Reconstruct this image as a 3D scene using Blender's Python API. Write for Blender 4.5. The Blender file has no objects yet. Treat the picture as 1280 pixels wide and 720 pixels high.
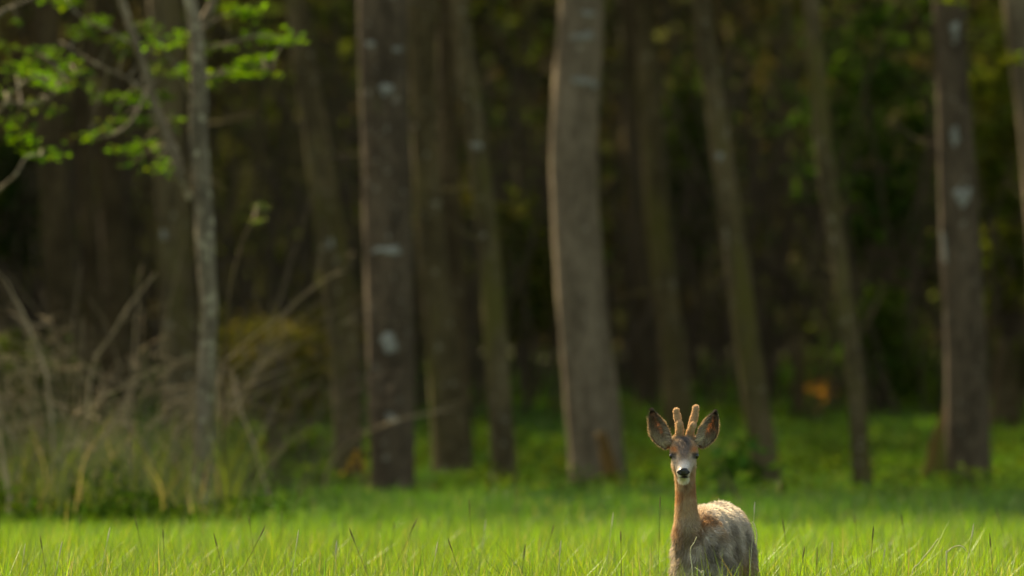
import bpy, bmesh, math, random
import numpy as np
from mathutils import Vector, noise

random.seed(7)
rng = np.random.default_rng(7)
scene = bpy.context.scene
C = scene.collection
R = math.radians

# ------------------------------------------------------------------ camera
FPX = 14222.0          # focal length in pixels of a 1280 wide picture (400 mm lens)
CAM_H = 1.57
HORIZON = 325.0
cam_d = bpy.data.cameras.new('camera')
cam = bpy.data.objects.new('camera', cam_d)
C.objects.link(cam)
cam.location = (0, 0, CAM_H)
cam.rotation_euler = (R(90) - (360 - HORIZON) / FPX, 0, 0)
cam_d.sensor_width = 36.0
cam_d.lens = 400.0
cam_d.clip_start = 0.5
cam_d.clip_end = 2000
cam_d.dof.use_dof = True
cam_d.dof.focus_distance = 40.55
cam_d.dof.aperture_fstop = 4.5
scene.camera = cam

# ------------------------------------------------------------------ light
SUN_EL, SUN_AZ = 41.0, -30.0      # azimuth: degrees from +Y (away from camera) towards +X
world = bpy.data.worlds.new('World')
scene.world = world
world.use_nodes = True
wn = world.node_tree
bg = wn.nodes['Background']
sky = wn.nodes.new('ShaderNodeTexSky')
sky.sky_type = 'NISHITA'
sky.sun_disc = False
sky.sun_elevation = R(SUN_EL)
sky.sun_rotation = R(SUN_AZ)
sky.dust_density = 3.0
sky.ozone_density = 0.6
wn.links.new(sky.outputs[0], bg.inputs[0])
bg.inputs[1].default_value = 0.12
sun_d = bpy.data.lights.new('sun', 'SUN')
sun_d.energy = 4.6
sun_d.angle = R(0.5)
sun_d.color = (1.0, 0.93, 0.80)
sun = bpy.data.objects.new('sun', sun_d)
C.objects.link(sun)
to_sun = Vector((math.sin(R(SUN_AZ)) * math.cos(R(SUN_EL)), math.cos(R(SUN_AZ)) * math.cos(R(SUN_EL)), math.sin(R(SUN_EL))))
sun.rotation_euler = to_sun.to_track_quat('Z', 'Y').to_euler()
sun.location = (0, 30, 40)
scene.view_settings.view_transform = 'Standard'
scene.view_settings.look = 'None'
scene.view_settings.exposure = 1.4
scene.view_settings.gamma = 1.0
scene.view_settings.use_white_balance = True      # the photograph is balanced for warm daylight
scene.view_settings.white_balance_temperature = 8900
scene.view_settings.white_balance_tint = 2


# ------------------------------------------------------------------ helpers
def at(px, py, D):
    """the point seen at pixel (px, py) of the photograph at distance D"""
    return Vector(((px - 640) / FPX * D, D, CAM_H - (py - HORIZON) / FPX * D))


def mesh_from(name, verts, faces, cols=None, smooth=False):
    me = bpy.data.meshes.new(name)
    me.from_pydata([tuple(v) for v in verts], [], [tuple(f) for f in faces])
    if cols is not None:
        a = me.attributes.new('col', 'FLOAT_COLOR', 'POINT')
        c = np.ones((len(verts), 4), np.float32)
        c[:, :3] = cols
        a.data.foreach_set('color', c.ravel())
    if smooth:
        me.polygons.foreach_set('use_smooth', [True] * len(me.polygons))
    me.update()
    return me


def fast_mesh(name, V, faces_list, cols=None):
    """V (n,3); faces_list: list of int arrays (m,k) of polygons"""
    me = bpy.data.meshes.new(name)
    me.vertices.add(len(V))
    me.vertices.foreach_set('co', np.ascontiguousarray(V, np.float32).ravel())
    loops = np.concatenate([f.ravel() for f in faces_list]).astype(np.int32)
    sizes = np.concatenate([np.full(len(f), f.shape[1]) for f in faces_list]).astype(np.int32)
    starts = np.concatenate([[0], np.cumsum(sizes)[:-1]]).astype(np.int32)
    me.loops.add(len(loops))
    me.loops.foreach_set('vertex_index', loops)
    me.polygons.add(len(sizes))
    me.polygons.foreach_set('loop_start', starts)
    me.update(calc_edges=True)
    if cols is not None:
        a = me.attributes.new('col', 'FLOAT_COLOR', 'POINT')
        c = np.ones((len(V), 4), np.float32)
        c[:, :3] = cols
        a.data.foreach_set('color', c.ravel())
    me.validate()
    return me


def link(name, me, mat=None, parent=None, loc=(0, 0, 0)):
    o = bpy.data.objects.new(name, me)
    C.objects.link(o)
    o.location = loc
    if mat is not None and not me.materials:
        me.materials.append(mat)
    if parent is not None:
        o.parent = parent
    return o


def tag(o, label=None, cat=None, group=None, kind=None):
    if label:
        o['label'] = label
    if cat:
        o['category'] = cat
    if group:
        o['group'] = group
    if kind:
        o['kind'] = kind
    return o


def thing(name, label, cat, loc, group=None):
    o = bpy.data.objects.new(name, None)
    o.empty_display_size = 0.2
    C.objects.link(o)
    o.location = loc
    return tag(o, label, cat, group)


# ------------------------------------------------------------------ materials
def new_mat(name):
    m = bpy.data.materials.new(name)
    m.use_nodes = True
    nt = m.node_tree
    nt.nodes.clear()
    out = nt.nodes.new('ShaderNodeOutputMaterial')
    return m, nt, out


def leaf_mat(name, trans=0.5, rough=0.5, gloss=0.04, tint=(1.0, 1.0, 0.6)):
    """thin leaf: diffuse front, light shining through, small gloss; colour from the 'col' attribute"""
    m, nt, out = new_mat(name)
    N, L = nt.nodes, nt.links
    at_ = N.new('ShaderNodeAttribute'); at_.attribute_name = 'col'
    df = N.new('ShaderNodeBsdfDiffuse'); tr = N.new('ShaderNodeBsdfTranslucent')
    gl = N.new('ShaderNodeBsdfGlossy'); gl.inputs['Roughness'].default_value = rough
    mul = N.new('ShaderNodeMix'); mul.data_type = 'RGBA'; mul.blend_type = 'MULTIPLY'
    mul.inputs[0].default_value = 1.0
    mul.inputs[7].default_value = (*tint, 1)
    L.new(at_.outputs['Color'], mul.inputs[6])
    L.new(at_.outputs['Color'], df.inputs[0]); L.new(mul.outputs[2], tr.inputs[0])
    mx = N.new('ShaderNodeMixShader'); mx.inputs[0].default_value = trans
    L.new(df.outputs[0], mx.inputs[1]); L.new(tr.outputs[0], mx.inputs[2])
    m2 = N.new('ShaderNodeMixShader'); m2.inputs[0].default_value = gloss
    L.new(mx.outputs[0], m2.inputs[1]); L.new(gl.outputs[0], m2.inputs[2])
    L.new(m2.outputs[0], out.inputs[0])
    return m


def bark_mat(name, c1, c2, lichen=(0.42, 0.42, 0.38), lichen_amt=0.25, moss=(0.10, 0.11, 0.02), moss_amt=0.3):
    m, nt, out = new_mat(name)
    N, L = nt.nodes, nt.links
    tc = N.new('ShaderNodeTexCoord'); oi = N.new('ShaderNodeObjectInfo')
    off = N.new('ShaderNodeVectorMath'); off.operation = 'MULTIPLY_ADD'
    comb = N.new('ShaderNodeCombineXYZ')
    for i in range(3):
        L.new(oi.outputs['Random'], comb.inputs[i])
    off.inputs[1].default_value = (37, 53, 91)
    L.new(comb.outputs[0], off.inputs[0]); L.new(tc.outputs['Object'], off.inputs[2])
    mp = N.new('ShaderNodeMapping'); mp.inputs['Scale'].default_value = (1, 1, 0.35)
    L.new(off.outputs[0], mp.inputs[0])

    def nz(scale, detail, vec):
        n = N.new('ShaderNodeTexNoise'); n.inputs['Scale'].default_value = scale
        n.inputs['Detail'].default_value = detail; n.inputs['Roughness'].default_value = 0.6
        L.new(vec, n.inputs[0]); return n.outputs[0]

    def ramp(fac, a, b, ca=(0, 0, 0), cb=(1, 1, 1)):
        r = N.new('ShaderNodeValToRGB'); r.color_ramp.elements[0].position = a; r.color_ramp.elements[1].position = b
        r.color_ramp.elements[0].color = (*ca, 1); r.color_ramp.elements[1].color = (*cb, 1)
        L.new(fac, r.inputs[0]); return r.outputs[0]

    mid = N.new('ShaderNodeMath'); mid.operation = 'MULTIPLY_ADD'; mid.inputs[1].default_value = 0.55
    half = N.new('ShaderNodeMath'); half.operation = 'MULTIPLY'; half.inputs[1].default_value = 0.45
    L.new(nz(30, 8, mp.outputs[0]), half.inputs[0])
    L.new(nz(5.5, 5, mp.outputs[0]), mid.inputs[0]); L.new(half.outputs[0], mid.inputs[2])
    base = ramp(mid.outputs[0], 0.41, 0.585, c1, c2)
    lm = ramp(nz(15, 6, off.outputs[0]), 0.66 - lichen_amt * 0.3, 0.72 - lichen_amt * 0.25)
    mx = N.new('ShaderNodeMix'); mx.data_type = 'RGBA'
    L.new(lm, mx.inputs[0]); L.new(base, mx.inputs[6]); mx.inputs[7].default_value = (*lichen, 1)
    mm = ramp(nz(3.2, 3, mp.outputs[0]), 0.72 - moss_amt * 0.5, 0.82 - moss_amt * 0.4)
    mx2 = N.new('ShaderNodeMix'); mx2.data_type = 'RGBA'
    L.new(mm, mx2.inputs[0]); L.new(mx.outputs[2], mx2.inputs[6]); mx2.inputs[7].default_value = (*moss, 1)
    bs = N.new('ShaderNodeBsdfPrincipled')
    bs.inputs['Roughness'].default_value = 0.9
    bs.inputs['Specular IOR Level'].default_value = 0.2
    L.new(mx2.outputs[2], bs.inputs['Base Color'])
    bp = N.new('ShaderNodeBump'); bp.inputs['Strength'].default_value = 0.6; bp.inputs['Distance'].default_value = 0.012
    L.new(nz(40, 5, mp.outputs[0]), bp.inputs['Height']); L.new(bp.outputs[0], bs.inputs['Normal'])
    L.new(bs.outputs[0], out.inputs[0])
    return m


def plain_mat(name, ca, cb, scale=20, rough=0.85, spec=0.2):
    m, nt, out = new_mat(name)
    N, L = nt.nodes, nt.links
    tc = N.new('ShaderNodeTexCoord')
    n = N.new('ShaderNodeTexNoise'); n.inputs['Scale'].default_value = scale; n.inputs['Detail'].default_value = 5
    L.new(tc.outputs['Object'], n.inputs[0])
    r = N.new('ShaderNodeValToRGB'); r.color_ramp.elements[0].color = (*ca, 1); r.color_ramp.elements[1].color = (*cb, 1)
    r.color_ramp.elements[0].position = 0.3; r.color_ramp.elements[1].position = 0.7
    L.new(n.outputs[0], r.inputs[0])
    bs = N.new('ShaderNodeBsdfPrincipled'); bs.inputs['Roughness'].default_value = rough
    bs.inputs['Specular IOR Level'].default_value = spec
    L.new(r.outputs[0], bs.inputs['Base Color'])
    L.new(bs.outputs[0], out.inputs[0])
    return m


M_grass = leaf_mat('grass_blade', 0.55, 0.4, 0.05, (1.25, 1.15, 0.6))
M_leaf = leaf_mat('leaf', 0.5, 0.4, 0.03, (1.15, 1.1, 0.6))
M_wood_leaf = leaf_mat('wood_leaf', 0.35, 0.6, 0.0, (1.1, 1.1, 0.6))
M_far_leaf = leaf_mat('far_leaf', 0.18, 0.6, 0.0, (1.1, 1.1, 0.6))
M_fur = leaf_mat('fur_hair', 0.42, 0.5, 0.03, (1.0, 0.9, 0.75))
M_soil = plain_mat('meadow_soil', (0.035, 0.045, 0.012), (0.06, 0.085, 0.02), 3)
M_hill = plain_mat('shaded_hill_soil', (0.012, 0.014, 0.006), (0.028, 0.028, 0.012), 2, 1.0, 0.0)  # soil colour darkened to put shade on the slope
M_litter = plain_mat('leaf_litter', (0.035, 0.042, 0.014), (0.075, 0.07, 0.024), 3)
M_twig = plain_mat('dead_twig', (0.20, 0.142, 0.078), (0.42, 0.31, 0.18), 12)
M_twig_dark = plain_mat('dark_twig', (0.055, 0.038, 0.024), (0.12, 0.085, 0.055), 12)
B_pale = bark_mat('pale_bark', (0.1120, 0.0790, 0.0480), (0.2400, 0.1740, 0.1100), (0.3580, 0.2976, 0.2095), 0.1, (0.16, 0.10, 0.045), 0.10)
B_grey = bark_mat('grey_bark', (0.0440, 0.0288, 0.0159), (0.1216, 0.0816, 0.0479), (0.2527, 0.2112, 0.1531), 0.16, (0.075, 0.07, 0.02), 0.12)
B_moss = bark_mat('mossy_bark', (0.0560, 0.0385, 0.0165), (0.1380, 0.0985, 0.0460), (0.2464, 0.2116, 0.1440), 0.20, (0.100, 0.082, 0.019), 0.47)
B_brown = bark_mat('brown_bark', (0.0447, 0.0290, 0.0131), (0.1060, 0.0713, 0.0342), (0.2106, 0.1728, 0.1128), 0.05, (0.06, 0.05, 0.015), 0.3)
B_sapling = bark_mat('lichened_bark', (0.0811, 0.0613, 0.0389), (0.2200, 0.1690, 0.1108), (0.3580, 0.3072, 0.2014), 0.34, (0.13, 0.11, 0.03), 0.2)
M_lichen = plain_mat('white_lichen', (0.15, 0.135, 0.105), (0.34, 0.315, 0.26), 22)


# ------------------------------------------------------------------ ground
def sheet(name, x0, x1, y0, y1, z, mat, nx=40, ny=40):
    V, F = [], []
    for j in range(ny + 1):
        for i in range(nx + 1):
            V.append((x0 + (x1 - x0) * i / nx, y0 + (y1 - y0) * j / ny, z))
    for j in range(ny):
        for i in range(nx):
            a = j * (nx + 1) + i
            F.append((a, a + 1, a + nx + 2, a + nx + 1))
    return tag(link(name, mesh_from(name, V, F), mat), kind='structure')


sheet('meadow_ground', -600, 600, -300, 900, 0.0, M_soil)
def floor_z(y):
    return np.clip((np.asarray(y, float) - 82.0), 0, 32) * 0.021 + 0.004


FV, FF = [], []
fy = [80, 82, 85, 90, 96, 104, 114, 118, 300]
for yy in fy:
    for i in range(41):
        FV.append((-300 + 15 * i, yy, float(floor_z(yy))))
for j in range(len(fy) - 1):
    for i in range(40):
        q = j * 41 + i
        FF.append((q, q + 1, q + 42, q + 41))
tag(link('forest_floor', mesh_from('forest_floor', FV, FF), M_litter), kind='structure')
# hill added behind the wood to block the low sky
HV, HF = [], []
for j, (yy, zz) in enumerate([(112, -0.3), (117, 1.2), (123, 4.5), (132, 9.5), (150, 17), (190, 27), (260, 34), (330, -1)]):
    for i in range(61):
        xx = -240 + 8 * i
        HV.append((xx, yy + 1.5 * noise.noise((xx * .05, j, 0)), zz * (1 + 0.2 * noise.noise((xx * .04, j * .7, 3)))))
for j in range(7):
    for i in range(60):
        q = j * 61 + i
        HF.append((q, q + 1, q + 62, q + 61))
tag(link('sky_block_hill', mesh_from('sky_block_hill', HV, HF, smooth=True), M_hill), kind='structure')


# ------------------------------------------------------------------ tubes and trunks
def catmull(P, n):
    P = np.array(P, float)
    if len(P) == 2:
        t = np.linspace(0, 1, n)[:, None]
        return P[0] * (1 - t) + P[1] * t
    Q = np.vstack([2 * P[0] - P[1], P, 2 * P[-1] - P[-2]])
    out = []
    for u in np.linspace(0, len(P) - 1 - 1e-9, n):
        i = int(u); t = u - i
        p0, p1, p2, p3 = Q[i:i + 4]
        out.append(0.5 * ((2 * p1) + (-p0 + p2) * t + (2 * p0 - 5 * p1 + 4 * p2 - p3) * t * t + (-p0 + 3 * p1 - 3 * p2 + p3) * t ** 3))
    return np.array(out)


def tube(V, F, pts, sides=8, rough=0.0, seed=0.0, ry=1.0):
    """pts (n,4): centre line and radius; adds a capped tube to lists V, F"""
    pts = np.asarray(pts, float)
    n = len(pts)
    T = np.gradient(pts[:, :3], axis=0)
    T /= np.linalg.norm(T, axis=1)[:, None] + 1e-9
    ref = np.array([0.0, 1.0, 0.0]) if abs(T[0][1]) < 0.9 else np.array([1.0, 0, 0])
    b0 = len(V)
    for i in range(n):
        a = np.cross(ref, T[i]); a /= np.linalg.norm(a) + 1e-9
        b = np.cross(T[i], a)
        for k in range(sides):
            th = 2 * math.pi * k / sides
            r = pts[i, 3]
            if rough:
                q = (math.cos(th) * 1.3 + seed, math.sin(th) * 1.3, i * 0.13 + seed * 2)
                r *= 1 + rough * noise.noise(q) + 0.5 * rough * noise.noise((q[0] * 3, q[1] * 3, q[2] * 2.5))
            V.append(tuple(pts[i, :3] + a * math.cos(th) * r + b * math.sin(th) * r * ry))
    for i in range(n - 1):
        for k in range(sides):
            k2 = (k + 1) % sides
            F.append((b0 + i * sides + k, b0 + i * sides + k2, b0 + (i + 1) * sides + k2, b0 + (i + 1) * sides + k))
    F.append(tuple(b0 + k for k in range(sides))[::-1])
    F.append(tuple(b0 + (n - 1) * sides + k for k in range(sides)))


# leaf clumps -> one mesh of many small folded leaves
def leaves_mesh(name, centres, size, cols, flat=0.5, size_var=0.4):
    n = len(centres)
    d = rng.normal(size=(n, 3)); d[:, 2] *= (1 - flat); d[:, 2] -= 0.15
    d /= np.linalg.norm(d, axis=1)[:, None]
    u = rng.normal(size=(n, 3)) * (1 - flat * 0.7) + np.array([0, 0, 1.0]) * flat * 2
    s = np.cross(u, d); s /= np.linalg.norm(s, axis=1)[:, None] + 1e-9
    nr = np.cross(d, s)
    L = (size * (1 + rng.uniform(-size_var, size_var, n)))[:, None]
    W = L * 0.32
    c = centres
    v0 = c - d * L * 0.5
    v1 = c - d * L * 0.08 + s * W + nr * L * 0.08
    v2 = c + d * L * 0.5 - nr * L * 0.10
    v3 = c - d * L * 0.08 - s * W + nr * L * 0.08
    V = np.stack([v0, v1, v2, v3], 1).reshape(-1, 3)
    b = np.arange(n)[:, None] * 4
    F = np.concatenate([b + np.array([[0, 1, 2]]), b + np.array([[0, 2, 3]])])
    return fast_mesh(name, V, [F], np.repeat(cols, 4, 0))


def leaf_cols(n, base, var=0.25, yellow=0.2):
    b = np.array(base)[None, :] * (1 + rng.normal(0, var, (n, 1)))
    b = b * (1 + rng.normal(0, 0.08, (n, 3)))
    y = rng.random(n) < yellow
    b[y] *= np.array([1.35, 1.1, 0.8])
    return np.clip(b, 0.004, 0.8)


def clumped(n, nclump, rx, ry, rz, centre, cr):
    """points in clumps on/in an ellipsoid: uneven outline with gaps"""
    k = rng.normal(size=(nclump, 3)); k /= np.linalg.norm(k, axis=1)[:, None]
    k *= rng.uniform(0.35, 1.0, (nclump, 1)) ** 0.6
    k = k * np.array([rx, ry, rz])
    w = rng.integers(0, nclump, n)
    sz = rng.uniform(0.5, 1.3, nclump)
    p = k[w] + rng.normal(size=(n, 3)) * cr * sz[w][:, None] * np.array([1, 1, 0.6])
    return p + np.array(centre)


# ------------------------------------------------------------------ crowns (above the frame, they shade the wood)
crown_meshes = []
for i in range(3):
    pts = clumped(1500, 34, 2.5, 2.5, 5.6, (0, 0, 14.2), 0.5)
    pts[:, 2] = np.maximum(pts[:, 2], 8.0 + rng.random(len(pts)) * 0.8)
    cme = leaves_mesh('crown', pts, 0.30, leaf_cols(len(pts), (0.055, 0.10, 0.018)), 0.4)
    cme.materials.append(M_leaf)
    crown_meshes.append(cme)
pts = clumped(240, 20, 1.8, 1.8, 3.6, (0, 0, 15), 0.45)
thin_crown = leaves_mesh('crown', pts, 0.28, leaf_cols(len(pts), (0.055, 0.10, 0.018)), 0.4)
thin_crown.materials.append(M_leaf)


def trunk_path(D, prof, top=18.0):
    """prof: list of (px, py, width in px), top first. Returns pts (n,4), relative to base, and the base."""
    s = FPX / D
    P = []
    for (px, py, w) in prof:
        p = at(px, py, D)
        P.append([p.x, p.y, p.z, w / s / 2])
    P = P[::-1]                                   # base first
    d = (np.array(P[1]) - np.array(P[0])) / max(P[1][2] - P[0][2], 1e-3)
    z0 = P[0][2]
    if z0 > 0.02:
        P.insert(0, [P[0][0] - d[0] * z0, P[0][1], -0.05, P[0][3] * 1.06])
    else:
        P[0][2] = -0.05
    e = np.array(P[-1]) - np.array(P[-2]); e = e / e[2]
    zt, rt = P[-1][2], P[-1][3]
    x = P[-1][0]
    for f, q in ((0.33, 0.8), (0.66, 0.5), (1.0, 0.15)):
        z = zt + (top - zt) * f
        P.append([x + e[0] * 0.6 * (z - zt), P[-1][1] + 0.15, z, rt * q])
    P = np.array(P)
    zz = np.concatenate([np.arange(P[0, 2], 3.8, 0.09), np.arange(3.9, top, 0.5)])
    out = np.stack([np.interp(zz, P[:, 2], P[:, 0]), np.interp(zz, P[:, 2], P[:, 1]), zz, np.interp(zz, P[:, 2], P[:, 3])], 1)
    for c in (0, 3):                               # soften the corners of the measured line
        k = out[:, c].copy()
        for _ in range(6):
            k[1:-1] = (k[:-2] + 2 * k[1:-1] + k[2:]) / 4
        out[:, c] = k
    base = Vector((out[0, 0], out[0, 1], 0.0))
    out[:, 0] -= base.x; out[:, 1] -= base.y
    return out, base


tree_no = 0


def tree(D, prof, mat, label, flare=0.35, patches=(), stubs=(), group=None, rough=0.10, crown=True, sprays=(), top=18.0, knots=()):
    global tree_no
    tree_no += 1
    sd = tree_no * 3.7
    pts, base = trunk_path(D, prof, top)
    root = thing('tree', label, 'tree', base, group)
    p2 = pts.copy()
    V, F = [], []
    p2[:, 3] *= 1 + flare * np.exp(-np.maximum(p2[:, 2], 0) / 0.22)
    tube(V, F, p2, 22, rough, sd)
    # root lobes low down
    for i, v in enumerate(V):
        if v[2] < 0.6:
            k = i // 22
            th = 2 * math.pi * (i % 22) / 22
            f = 1 + 0.22 * flare / 0.35 * math.exp(-max(v[2], 0) / 0.2) * math.cos(4 * th + sd)
            cx, cy = p2[k, 0], p2[k, 1]
            V[i] = (cx + (v[0] - cx) * f, cy + (v[1] - cy) * f, v[2])
    link('trunk', mesh_from('trunk', V, F, smooth=True), mat, root)
    # lichen patches: thin irregular plates laid on the bark
    s = FPX / D
    for (px, py, w, h) in patches:
        q = at(px, py, D); z = q.z
        cx = float(np.interp(z, p2[:, 2], p2[:, 0])) + base.x
        r = float(np.interp(z, p2[:, 2], p2[:, 3]))
        a0 = math.asin(max(-0.9, min(0.9, (q.x - cx) / r)))
        PV, PF = [], []
        nr, na = 5, 16
        for ring in range(nr + 1):
            f = ring / nr
            for k in range(na):
                th = 2 * math.pi * k / na
                wob = 1 + 0.75 * noise.noise((math.cos(th) * 1.6 + px, math.sin(th) * 1.6 + py, sd)) + 0.4 * noise.noise((math.cos(th) * 4 + px, math.sin(th) * 4 + py, sd))
                da = (w / s / 2) * f * wob * math.cos(th) / r
                dz = (h / s / 2) * f * wob * math.sin(th)
                rr = r * (1 + rough * 0.55) + 0.006 * (1 - f ** 3)
                zz = z + dz
                xx = float(np.interp(zz, p2[:, 2], p2[:, 0]))
                yy = float(np.interp(zz, p2[:, 2], p2[:, 1]))
                PV.append((xx + math.sin(a0 + da) * rr, yy - math.cos(a0 + da) * rr, zz))
        for ring in range(nr):
            for k in range(na):
                k2 = (k + 1) % na
                PF.append((ring * na + k, ring * na + k2, (ring + 1) * na + k2, (ring + 1) * na + k))
        link('lichen_patch', mesh_from('lichen_patch', PV, PF, smooth=True), M_lichen, root)
    for _k in range(rng.integers(1, 4)):           # dead branch stubs
        z = rng.uniform(0.9, 3.6); th = rng.uniform(0, 6.28)
        cx = float(np.interp(z, p2[:, 2], p2[:, 0])); cy = float(np.interp(z, p2[:, 2], p2[:, 1])); r = float(np.interp(z, p2[:, 2], p2[:, 3]))
        d = np.array([math.cos(th), math.sin(th), rng.uniform(-0.2, 0.6)]); Ls = rng.uniform(0.12, 0.55)
        q = np.array([cx, cy, z])
        cc_ = catmull([q + d * r * 0.6, q + d * (r + Ls * 0.5), q + d * (r + Ls) + np.array([0, 0, rng.uniform(-.12, .08)])], 8)
        SV, SF = [], []
        tube(SV, SF, np.hstack([cc_, np.linspace(0.014, 0.005, 8)[:, None]]), 6, 0.25, sd + _k)
        link('branch_stub', mesh_from('branch_stub', SV, SF, smooth=True), mat, root)
    for poly, r0 in stubs:                         # bare branches of this tree, given in pixels
        P = [at(px, py, D + dy) - base for (px, py, dy) in poly]
        c = catmull([tuple(p) for p in P], 14)
        rr = np.linspace(r0, r0 * 0.4, 14)
        V, F = [], []
        tube(V, F, np.hstack([c, rr[:, None]]), 7, 0.15, sd)
        link('branch', mesh_from('branch', V, F, smooth=True), mat, root)
    for (px, py, w, h, n, colr) in sprays:
        spray(root, base, px, py, D - 0.3, w, h, n, colr)
    if crown:
        o = link('crown', crown_meshes[tree_no % 3] if D < 82 else thin_crown, None, root)
        o.location = (pts[-8, 0], pts[-8, 1] + 0.3, rng.uniform(-3.0, 2.6))
        o.rotation_euler.z = rng.uniform(0, 6.28)
    return root


def spray(root, base, px, py, D, w, h, n, colr, size=0.058, twig_to=None, mat=None):
    s = FPX / D
    c = at(px, py, D) - base
    # a spray: leaves along 3 flat twiglets that droop outward
    n = int(n * 3.0)
    P = rng.normal(size=(n, 3)) * np.array([w / s / 2.6, w / s / 3.0, h / s / 4.0])
    P += np.array(c)
    me = leaves_mesh('leaf_spray', P, size, leaf_cols(n, colr, 0.2, 0.25), 0.75)
    o = link('leaf_spray', me, M_wood_leaf, root)
    o['kind'] = 'stuff'
    if twig_to is not None:
        t = np.array(twig_to)
        mid = (t + np.array(c)) / 2 + np.array([0, 0, 0.03])
        cc = catmull([t, mid, np.array(c)], 7)
        V, F = [], []
        tube(V, F, np.hstack([cc, np.linspace(0.007, 0.003, 7)[:, None]]), 5)
        link('twig', mesh_from('twig', V, F), mat or B_sapling, root)
    return o


LG = (0.135, 0.27, 0.022)
# ------------------------------------------------------------------ the trees of the wood edge
tree(76, [(728, 0, 58), (724, 60, 57), (719, 150, 58), (717, 220, 60), (721, 300, 61), (728, 400, 64), (737, 480, 66), (744, 545, 68), (748, 592, 70)],
     B_pale, 'thickest pale grey-brown trunk, standing alone just left of the deer', 0.12,
     patches=[(729, 46, 34, 9), (727, 102, 30, 9), (742, 106, 16, 8), (738, 18, 26, 6)])
tree(73, [(478, 0, 62), (479, 100, 61), (482, 200, 59), (485, 300, 59), (487, 400, 60), (489, 500, 56), (491, 600, 52)],
     B_grey, 'dark grey trunk marked with a column of white lichen patches', 0.06,
     patches=[(484, 113, 18, 15), (485, 313, 34, 11), (487, 428, 22, 22), (491, 521, 16, 12), (497, 62, 11, 7), (463, 56, 11, 7)])
tree(77, [(370, 0, 26), (380, 80, 28), (395, 160, 31), (405, 240, 34), (417, 320, 36), (428, 400, 36), (434, 500, 34), (436, 585, 34)],
     B_moss, 'dark mossy trunk leaning left, just left of the white-marked grey trunk', 0.1,
     patches=[(414, 304, 9, 14)])
tree(80, [(527, 0, 34), (529, 100, 34), (533, 200, 34), (538, 300, 36), (548, 400, 38), (558, 500, 42), (566, 590, 48)],
     B_moss, 'shaded mossy trunk close behind the right side of the white-marked trunk', 0.1)
tree(83, [(558, 0, 24), (560, 100, 24), (563, 200, 24), (566, 300, 24), (572, 400, 26), (574, 500, 28), (576, 560, 30)],
     B_brown, 'slim pale olive trunk between two mossy trunks left of centre', 0.1,
     patches=[(565, 400, 8, 16)])
tree(75, [(574, 0, 22), (584, 90, 24), (595, 180, 26), (606, 270, 27), (614, 350, 28), (620, 430, 29), (627, 520, 30), (632, 600, 32)],
     B_moss, 'thin mossy trunk leaning left, next one left of the thickest pale trunk', 0.1,
     patches=[(596, 182, 14, 10)])
tree(88, [(803, 0, 22), (810, 100, 25), (816, 200, 27), (824, 300, 29), (836, 400, 30), (846, 470, 32), (850, 540, 34)],
     B_moss, 'slim olive trunk rising directly above the head of the deer', 0.1)
tree(95, [(786, 0, 24), (790, 150, 24), (797, 300, 26), (806, 420, 28), (812, 520, 28)],
     B_brown, 'thin dark trunk half hidden behind the olive trunk above the deer', 0.1)
tree(76, [(876, 0, 22), (884, 70, 24), (897, 150, 26), (903, 200, 27), (912, 260, 28), (922, 330, 30), (934, 420, 31), (946, 510, 32), (960, 600, 34)],
     B_moss, 'brown trunk leaning left, meeting the grass right of the deer', 0.1,
     patches=[(898, 196, 10, 13)])
tree(75, [(1013, 0, 22), (1020, 80, 23), (1026, 150, 23), (1031, 215, 24), (1041, 270, 23), (1050, 330, 22), (1058, 390, 21), (1066, 450, 22), (1072, 520, 22), (1078, 598, 24)],
     B_moss, 'crooked slim trunk with a bend halfway up, in the right half', 0.1)
tree(75, [(1186, 0, 40), (1190, 80, 40), (1194, 170, 44), (1198, 260, 50), (1202, 340, 52), (1206, 420, 54), (1209, 500, 54), (1212, 596, 55)],
     B_grey, 'broad dark brown trunk with pale streaks near the right edge', 0.06,
     patches=[(1193, 40, 12, 24), (1192, 170, 10, 24), (1203, 245, 20, 22), (1180, 310, 11, 44)],
     sprays=[(1192, 0, 26, 14, 12, (0.20, 0.26, 0.02)), (1265, 75, 20, 14, 9, (0.20, 0.26, 0.02))])
tree(80, [(1272, 0, 36), (1276, 50, 36), (1292, 150, 38), (1305, 300, 40), (1312, 600, 44)],
     B_pale, 'reddish-grey trunk cut off by the right edge at the top corner', 0.1)
tree(77, [(206, 0, 42), (210, 150, 42), (216, 250, 44), (221, 350, 45), (225, 450, 46), (228, 605, 48)],
     B_moss, 'broad dim trunk directly behind the lichened young tree', 0.1, patches=[(205, 295, 8, 14)])
tree(84, [(58, 0, 34), (62, 150, 36), (68, 250, 37), (76, 350, 38), (84, 420, 40), (92, 560, 44)],
     B_brown, 'leftmost dark brown trunk, behind the dead brush', 0.1)
tree(90, [(98, 0, 20), (104, 150, 21), (110, 250, 22), (116, 350, 24), (122, 540, 28)],
     B_brown, 'thin dark trunk second from the left, in deep shade', 0.1)
tree(88, [(128, 0, 30), (134, 150, 32), (140, 250, 33), (146, 350, 34), (152, 540, 36)],
     B_brown, 'dark brown trunk third from the left, between shade and the young tree', 0.1)

# low stumps and mossy lumps at the feet of the trees
def stump(D, px, top_y, w, mat, label, lean=0.0):
    s = FPX / D
    base = at(px, 325 + CAM_H * s, D); base.z = 0
    h = at(px, top_y, D).z
    r = w / s / 2
    root = thing('tree_stump', label, 'stump', base)
    n = 16
    t = np.linspace(0, 1, n)
    pts = np.stack([lean * t * h, 0 * t, -0.05 + t * (h + 0.05), r * (1.5 - 0.9 * t ** 0.7)], 1)
    V, F = [], []
    tube(V, F, pts, 18, 0.22, px * 0.1)
    link('bole', mesh_from('bole', V, F, smooth=True), mat, root)
    return root


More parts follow.
